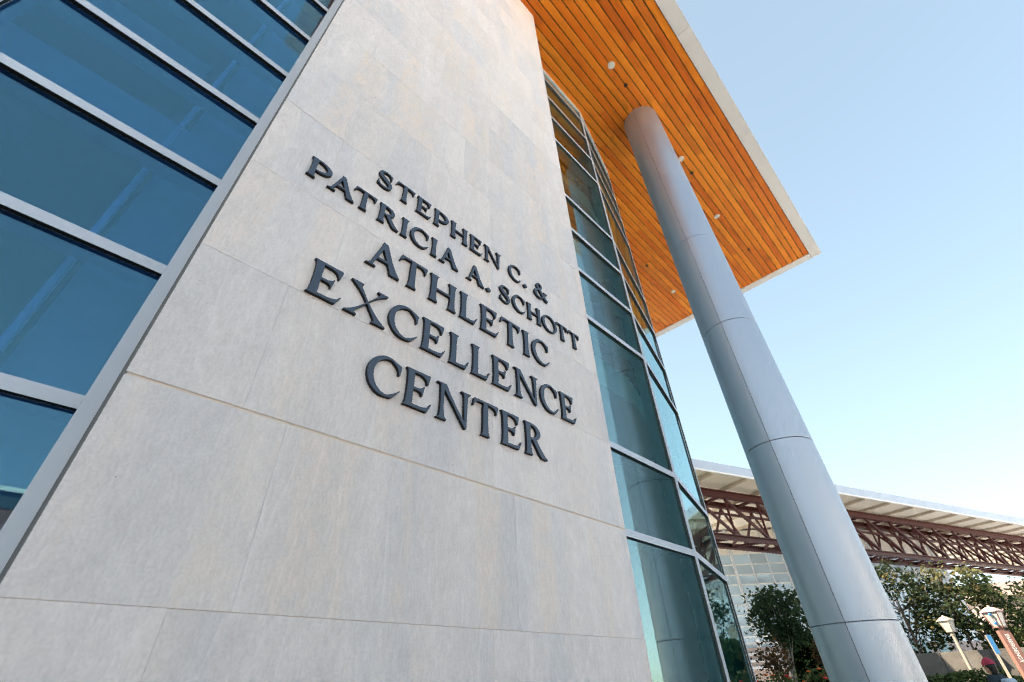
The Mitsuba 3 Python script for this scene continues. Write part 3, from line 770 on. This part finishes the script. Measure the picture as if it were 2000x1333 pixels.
tree('dark_tree', 'small dark round headed tree left of the column, in front of the curved glass', at(71.9, 16, -1.5), 3.7, at(72.7, 16, 1.35), (0.66, 0.66, 0.60), 3, 'leaf_dark', 0.12, n=110, per=24, bark='bark_pale', lean=(-0.1, 0.15), trunk_r=0.05)
tree('gum_tree', 'leafy tree just right of the column, with sunlit yellow leaves high up', at(81.9, 25.5, -1.5), 6, at(82.3, 25.8, 1.95), (1.5, 1.5, 1.4), 11, 'leaf_gum', 0.17, n=135, per=17, trunk_r=0.07, clump=0.24)
tree('gum_tree', 'tree behind the cream lamp, its top reaching up against the sky', at(87.4, 25.5, -1.5), 6, at(86.4, 26, 1.85), (1.4, 1.4, 1.0), 21, 'leaf_gum', 0.17, n=140, per=17, trunk_r=0.07, clump=0.23, lean=(0.0, -0.25))
tree('gum_tree', 'yellowish tree at the right edge behind the pink post', at(91.0, 30, -1.5), 6, at(90.4, 30, 1.7), (1.4, 1.5, 0.95), 31, 'leaf_gum', 0.18, n=110, per=17, trunk_r=0.07, clump=0.24)
tree('sapling', 'slender sapling with pale yellow leaves rising against the white sky', at(88.1, 26.0, -1.5), 6, at(87.9, 26.0, 2.55), (0.45, 0.45, 0.62), 41, 'leaf_pale', 0.18, n=34, per=9, trunk_r=0.05, clump=0.14)
tree('sapling', 'slender sapling tip in front of the red truss', at(85.4, 26.0, -1.5), 6, at(85.9, 26.0, 3.0), (0.36, 0.36, 0.5), 43, 'leaf_pale', 0.17, n=20, per=8, trunk_r=0.05, clump=0.13)

def shrub(name, label, az, d, z0, z1, w, seed, mat, leaf, stems=5, n=60, per=20, bark='bark', group=None, category='shrub', spread=0.25):
    t = thing(name, label, category, group)
    r = np.random.default_rng(seed)
    c = at(az, d, (z0 + z1) / 2)
    g0 = at(az, d, -1.5)
    ms = []
    for i in range(stems):
        e = c + r.normal(0, 1, 3) * [w * 0.4, w * 0.4, (z1 - z0) * 0.2]
        b = g0 + r.normal(0, 0.05, 3) * [1, 1, 0]
        ms.append(tube(np.array([b, b * 0.5 + e * 0.5 + r.normal(0, 0.04, 3), e]), [0.018, 0.014, 0.006], 6))
    add(t + '__stems', cat(ms), bark, smooth=50)
    _, pts = crown_points(n, per, c, np.array([w, w, (z1 - z0) / 2]), seed, 0.10)
    add(t + '__foliage', leaves(pts, leaf * r.uniform(0.6, 1.25, len(pts)), seed + 1), mat)
    return t, pts

shrub('brown_shrub', 'brownish feathery shrub on thin stems left of the dark tree', 70.9, 14, -0.02, 0.80, 0.26, 51, 'leaf_brown', 0.085, stems=7, n=44, per=14, bark='bark')
shrub('brown_shrub', 'small brown shrub with orange tips against the column', 75.3, 15, 0.1, 0.75, 0.22, 57, 'leaf_brown', 0.10, stems=4, n=40, per=16)
for i, (az, d, s, lab) in enumerate(((69.6, 10.5, 61, 'rose bush with red and orange blooms beside the glass corner'), (71.6, 10.6, 67, 'rose bush with deep red blooms below the dark tree trunk'), (73.9, 10.8, 71, 'rose bush with pink red blooms against the column foot'), (67.6, 10.2, 73, 'rose bush mirrored in the lowest teal pane'))):
    t, pts = shrub('rose_bush', lab, az, d, -1.0, 0.10, 0.30, s, 'leaf_rose', 0.06, stems=7, n=60, per=16)
    r = np.random.default_rng(s)
    top = pts[pts[:, 2] > CZ - 0.10]
    for j in r.choice(len(top), 7, replace=False):
        q = top[j] + r.normal(0, 0.03, 3)
        fl = []
        for k in range(9):
            a = k * 2.4
            e = 0.32 + 0.09 * k
            ctr = q + 0.022 * e * np.array([math.cos(a), math.sin(a), 0.7 - 0.12 * k])
            d_ = trimesh.creation.icosphere(1, 0.020)
            d_.vertices *= [1, 1, 0.55]
            d_.apply_translation(ctr); fl.append(d_)
        add(t + '__bloom', cat(fl), 'petal_orange' if r.random() < 0.35 else 'petal_red', smooth=60)

def cover(name, label, poly_pts, z0, z1, n, seed, mat, leaf, kind='stuff'):
    r = np.random.default_rng(seed)
    P = sg.Polygon(poly_pts); x0, y0, x1, y1 = P.bounds
    q = r.uniform([x0, y0], [x1, y1], (n * 3, 2))
    q = q[shapely.contains_xy(P, q[:, 0], q[:, 1])][:n]
    hh = z0 + (z1 - z0) * r.random(len(q)) ** 0.4 * (0.82 + 0.3 * meshkit.noise(np.c_[q * 1.3, q[:, 0] * 0], seed))
    k = add(name, leaves(np.c_[q, CZ + hh], leaf * r.uniform(0.6, 1.3, len(q)), seed), mat)
    tag(k, label, 'hedge', kind=kind)

def strip(az0, az1, d0, d1):
    return [at(a, d0)[:2] for a in np.linspace(az0, az1, 6)] + [at(a, d1)[:2] for a in np.linspace(az1, az0, 6)]
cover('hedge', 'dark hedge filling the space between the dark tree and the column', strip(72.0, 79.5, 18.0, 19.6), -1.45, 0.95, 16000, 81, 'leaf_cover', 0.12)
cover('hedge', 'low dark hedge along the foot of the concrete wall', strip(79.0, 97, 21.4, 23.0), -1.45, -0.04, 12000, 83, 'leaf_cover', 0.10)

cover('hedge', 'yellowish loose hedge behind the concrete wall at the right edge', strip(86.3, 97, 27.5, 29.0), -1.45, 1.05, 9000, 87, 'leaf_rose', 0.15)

cover('hedge', 'dark hedge added out of view to shade the foot of the stone wall', [(-6.5, 0.8), (2.6, 0.8), (2.6, 1.55), (-6.5, 1.55)], -1.45, -0.28, 14000, 91, 'leaf_cover', 0.07)  # unseen hedge, added to block ground bounce onto the lower wall

# ------------------------------------------------------------------ garden wall
w0, w1 = at(80.2, 23.8)[:2], at(93, 23.4)[:2]
wu = (w1 - w0) / np.linalg.norm(w1 - w0); wn = np.array([-wu[1], wu[0]])
Lw = np.linalg.norm(w1 - w0)
GWL = thing('garden_wall', 'low concrete wall with painted streaks of tree shadow behind the lamp posts', 'wall')
n_seg = 4
for i in range(n_seg):
    add(GWL + '__concrete_panel', frame_box(w0, wu, wn, i * Lw / n_seg + 0.012, (i + 1) * Lw / n_seg - 0.012, 0, 0.25, 0.0, CZ + 0.52), 'shadow_streaked_concrete')
add(GWL + '__footing', frame_box(w0, wu, wn, -0.05, Lw + 0.05, 0.03, 0.22, 0.0, CZ + 0.45), 'shadow_streaked_concrete')

# ------------------------------------------------------------------ lamps, sign and emergency post
def lantern(key, c, zb, zt, wb, wt, mats, roof_over=0.05, roof_h=0.13):
    """A four-sided lantern that widens upwards, with a hipped hat."""
    c = np.asarray(c)[:2]
    rot = math.radians(-20)
    def ringp(w, z):
        return np.array([[c[0] + w * math.cos(rot + math.pi / 4 + i * math.pi / 2), c[1] + w * math.sin(rot + math.pi / 4 + i * math.pi / 2), z] for i in range(4)])
    lo, hi = ringp(wb, zb), ringp(wt, zt)
    for i in range(4):
        j = (i + 1) % 4
        add(key + '__pane', trimesh.Trimesh(np.array([lo[i], lo[j], hi[j], hi[i]]), [[0, 1, 2], [0, 2, 3]], process=False), mats[0])
    add(key + '__frame', cat([beam(lo[i], hi[i], 0.022) for i in range(4)] + [beam(lo[i], lo[(i + 1) % 4], 0.026) for i in range(4)] + [beam(hi[i], hi[(i + 1) % 4], 0.026) for i in range(4)]), mats[1])
    e, m_ = ringp(wt + roof_over, zt + 0.012), ringp(wt + roof_over - 0.01, zt + 0.035)
    s_, p_ = ringp(wt * 0.45, zt + roof_h), ringp(0.035, zt + roof_h + 0.012)
    v = np.vstack([e, m_, s_, p_, ringp(0.03, zt + roof_h + 0.05)])
    f = []
    for a in range(4):
        for i in range(4):
            j = (i + 1) % 4
            f += [[a * 4 + i, a * 4 + j, a * 4 + 4 + j], [a * 4 + i, a * 4 + 4 + j, a * 4 + 4 + i]]
    f += [[16, 17, 18], [16, 18, 19], [2, 1, 0], [3, 2, 0]]
    add(key + '__hat', trimesh.Trimesh(v, f, process=False), mats[2])

def white_lamp(label, p, zt):
    t = thing('street_lamp', label, 'street lamp', 'cream post lamps with lanterns')
    p = np.asarray(p)[:2]
    zb = zt - 0.46
    add(t + '__post', lathe([(0.11, 0), (0.11, 0.25), (0.075, 0.34), (0.058, 0.6), (0.048, CZ + zb - 0.13), (0.068, CZ + zb - 0.11), (0.068, CZ + zb - 0.06), (0.05, CZ + zb - 0.04), (0.10, CZ + zb - 0.003), (0.0, CZ + zb - 0.002)], 16, centre=p), 'lamp_cream', smooth=40)
    lantern(t, p, CZ + zb, CZ + zt - 0.17, 0.13, 0.21, ('lamp_pane', 'lamp_cream', 'lamp_cream'))
    return t
white_lamp('cream post lamp with a hipped lantern standing in front of the leafy trees', at(84.82, 23.0), 1.50)
white_lamp('cream post lamp behind the column, mirrored in the bent glass wall', (23.8, 4.46), 1.85)

EP = thing('emergency_post', 'salmon pink emergency post with a lantern top holding blue lights, at the right edge', 'emergency post')
pc = at(87.98, 19.0)
ca, sa = math.cos(math.radians(20)), math.sin(math.radians(20))
sq = lambda w, z0, z1: frame_box(pc[:2], np.array([ca, sa]), np.array([-sa, ca]), -w, w, -w, w, z0, z1)
add(EP + '__post', sq(0.11, 0.0, CZ + 0.80), 'pink_paint')
add(EP + '__neck', sq(0.055, CZ + 0.801, CZ + 0.87), 'pink_paint')
lantern(EP, pc, CZ + 0.872, CZ + 1.20, 0.14, 0.225, ('lamp_pane', 'pink_paint', 'pink_pale'), 0.05, 0.12)
b0, b1 = np.array([pc[0] - 0.150, pc[1] + 0.045, CZ + 0.955]), np.array([pc[0] - 0.178, pc[1] + 0.055, CZ + 1.155])
for q in (b0, b1):
    d_ = trimesh.creation.icosphere(2, 0.036); d_.apply_translation(q)
    add(EP + '__blue_light', d_, 'blue_light', smooth=True)
add(EP + '__light_rod', beam(b0 + [0, 0, 0.03], b1 - [0, 0, 0.03], 0.018), 'grey_sealant')
tm = meshkit.text_mesh('EMERGENCY', 0.072, 0.003, bold=True)
v = tm.vertices.copy()
yy = 0.036 - v[:, 1]                                  # across the face, reading downwards
tm.vertices = np.c_[pc[0] + ca * (-0.1103 - v[:, 2]) - sa * yy, pc[1] + sa * (-0.1103 - v[:, 2]) + ca * yy, CZ + 0.72 - v[:, 0]]
tm.fix_normals()
add(EP + '__lettering', tm, 'print_white')

SP = thing('sign_post', 'thin pale post with a narrow upright blue sign, left of the pink post', 'sign')
sc = at(86.86, 18.0)
add(SP + '__post', box(sc[0] - 0.03, sc[0] + 0.03, sc[1] - 0.03, sc[1] + 0.03, 0, CZ + 0.69), 'lamp_cream')
add(SP + '__sign_plate', box(sc[0] - 0.036, sc[0] - 0.0305, sc[1] - 0.085, sc[1] + 0.004, CZ + 0.30, CZ + 0.685), 'sign_blue')

# ------------------------------------------------------------------ the walker
def hull_body(joints, bones, edge=0.02, it=6):
    M = manifold3d.Manifold
    parts = []
    for a, b in bones:
        (pa, ra), (pb, rb) = joints[a], joints[b]
        s = [M.sphere(float(r), 20).translate([float(x) for x in p]) for p, r in ((pa, ra), (pb, rb))]
        parts.append(M.batch_hull(s))
    out = parts[0]
    for q in parts[1:]:
        out = out + q
    out = out.refine_to_length(edge)
    me = out.to_mesh()
    m = trimesh.Trimesh(me.vert_properties[:, :3], me.tri_verts, process=True)
    trimesh.smoothing.filter_taubin(m, iterations=it)
    return m

PS = thing('person', 'person in a red cap and dark jacket walking past the sign post, seen from behind', 'person')
pc2 = at(86.05, 16.0)
def pw(x, y, z):
    """Body frame: x forward, y to the person's left, z up; the person heads for the building and away."""
    a = math.radians(62)
    return np.array([pc2[0] + x * math.cos(a) - y * math.sin(a), pc2[1] + x * math.sin(a) + y * math.cos(a), z])
J = {'pelvis': (pw(0, 0, .90), .125), 'hipl': (pw(0, .085, .86), .09), 'hipr': (pw(0, -.085, .86), .09), 'waist': (pw(0, 0, 1.03), .115), 'chest': (pw(.01, 0, 1.20), .125),
     'shl': (pw(0, .165, 1.335), .06), 'shr': (pw(0, -.165, 1.335), .06), 'neck0': (pw(.0, 0, 1.36), .062), 'neck1': (pw(.025, 0, 1.44), .052),
     'kneel': (pw(.16, .09, .47), .058), 'kneer': (pw(-.03, -.09, .46), .058), 'ankl': (pw(.26, .09, .09), .04), 'ankr': (pw(-.24, -.09, .13), .04),
     'toel': (pw(.42, .09, .035), .035), 'toer': (pw(-.10, -.09, .04), .035), 'elbl': (pw(-.09, .235, 1.07), .042), 'elbr': (pw(.05, -.235, 1.07), .042),
     'wrl': (pw(-.03, .245, .84), .03), 'wrr': (pw(.20, -.22, .88), .03), 'hdb': (pw(.03, 0, 1.50), .068), 'hdt': (pw(.015, 0, 1.575), .088), 'chin': (pw(.085, 0, 1.465), .032), 'brow': (pw(.075, 0, 1.56), .05)}
bones = [('pelvis', 'hipl'), ('pelvis', 'hipr'), ('pelvis', 'waist'), ('waist', 'chest'), ('chest', 'shl'), ('chest', 'shr'), ('chest', 'neck0'), ('neck0', 'neck1'), ('neck1', 'hdb'), ('hdb', 'hdt'), ('hdb', 'chin'), ('hdt', 'brow'), ('chin', 'brow'),
         ('hipl', 'kneel'), ('kneel', 'ankl'), ('ankl', 'toel'), ('hipr', 'kneer'), ('kneer', 'ankr'), ('ankr', 'toer'), ('shl', 'elbl'), ('elbl', 'wrl'), ('shr', 'elbr'), ('elbr', 'wrr')]
for sd, w in (('l', 'wrl'), ('r', 'wrr')):
    y = J[w][0]
    base = {'l': pw(-.02, .245, .79), 'r': pw(.225, -.215, .83)}[sd]
    J['palm' + sd] = (base, .026); bones.append((w, 'palm' + sd))
    for k in range(4):
        e = base + (np.array(pw(0.018 * (k - 1.5), 0, 0)) - pw(0, 0, 0)) + [0, 0, -0.075 + 0.008 * abs(k - 1.3)]
        J[f'f{sd}{k}'] = (e, .008); bones.append(('palm' + sd, f'f{sd}{k}'))
    J['th' + sd] = (base + pw(.045, 0, 0) - pw(0, 0, 0) + [0, 0, -0.03], .010); bones.append(('palm' + sd, 'th' + sd))
J['nose'] = (pw(.125, 0, 1.515), .012); J['nose0'] = (pw(.105, 0, 1.55), .014); bones.append(('nose', 'nose0'))
for s in (1, -1):
    J[f'ear{s}'] = (pw(.02, .09 * s, 1.53), .014); J[f'ear{s}b'] = (pw(.015, .088 * s, 1.50), .011); bones.append((f'ear{s}', f'ear{s}b'))
add(PS + '__body', hull_body(J, bones, 0.016, 5), 'skin', smooth=True)
grow = lambda names, d: {n: (J[n][0], J[n][1] + d) for n in names}
jk = grow(['pelvis', 'waist', 'chest', 'shl', 'shr', 'neck0', 'elbl', 'elbr', 'wrl', 'wrr'], 0.022)
add(PS + '__jacket', hull_body(jk, [('pelvis', 'waist'), ('waist', 'chest'), ('chest', 'shl'), ('chest', 'shr'), ('chest', 'neck0'), ('shl', 'elbl'), ('elbl', 'wrl'), ('shr', 'elbr'), ('elbr', 'wrr'), ('shl', 'shr')], 0.025, 4), 'jacket', smooth=True)
tr = grow(['pelvis', 'hipl', 'hipr', 'kneel', 'kneer', 'ankl', 'ankr'], 0.016)
add(PS + '__trousers', hull_body(tr, [('pelvis', 'hipl'), ('pelvis', 'hipr'), ('hipl', 'kneel'), ('kneel', 'ankl'), ('hipr', 'kneer'), ('kneer', 'ankr')], 0.025, 4), 'denim', smooth=True)
for sd in 'lr':
    sh = grow(['ank' + sd, 'toe' + sd], 0.012)
    add(PS + '__shoe', hull_body(sh, [('ank' + sd, 'toe' + sd)], 0.02, 3), 'shoe_leather', smooth=True)
hr = {'a': (pw(-.02, 0, 1.56), .088), 'b': (pw(-.035, 0, 1.49), .072), 'c': (pw(-.03, .03, 1.45), .05), 'd': (pw(-.03, -.03, 1.45), .05), 'e': (pw(.0, .045, 1.555), .062), 'f': (pw(.0, -.045, 1.555), .062)}
add(PS + '__hair', hull_body(hr, [('a', 'b'), ('b', 'c'), ('b', 'd'), ('a', 'e'), ('a', 'f')], 0.02, 3), 'hair', smooth=True)
cp = {'a': (pw(.03, 0, 1.585), .100), 'b': (pw(-.02, 0, 1.59), .100), 'c': (pw(.0, 0, 1.635), .085)}
cm = manifold3d.Manifold.batch_hull([manifold3d.Manifold.sphere(float(r), 28).translate([float(x) for x in p]) for p, r in cp.values()])
cm = cm.trim_by_plane([0.10 * math.cos(math.radians(62)), 0.10 * math.sin(math.radians(62)), 1.0], float(1.572 + 0.10 * (pc2[0] * math.cos(math.radians(62)) + pc2[1] * math.sin(math.radians(62)))))
add(PS + '__cap', cm, 'cap_red', smooth=50)
bgp = manifold3d.Manifold.batch_hull([manifold3d.Manifold.sphere(0.05, 16).translate([float(a) for a in pw(x, y, z)]) for x in (-.17, -.22) for y in (-.12, .10) for z in (1.0, 1.29)])
add(PS + '__backpack', bgp, 'white_bag', smooth=40)
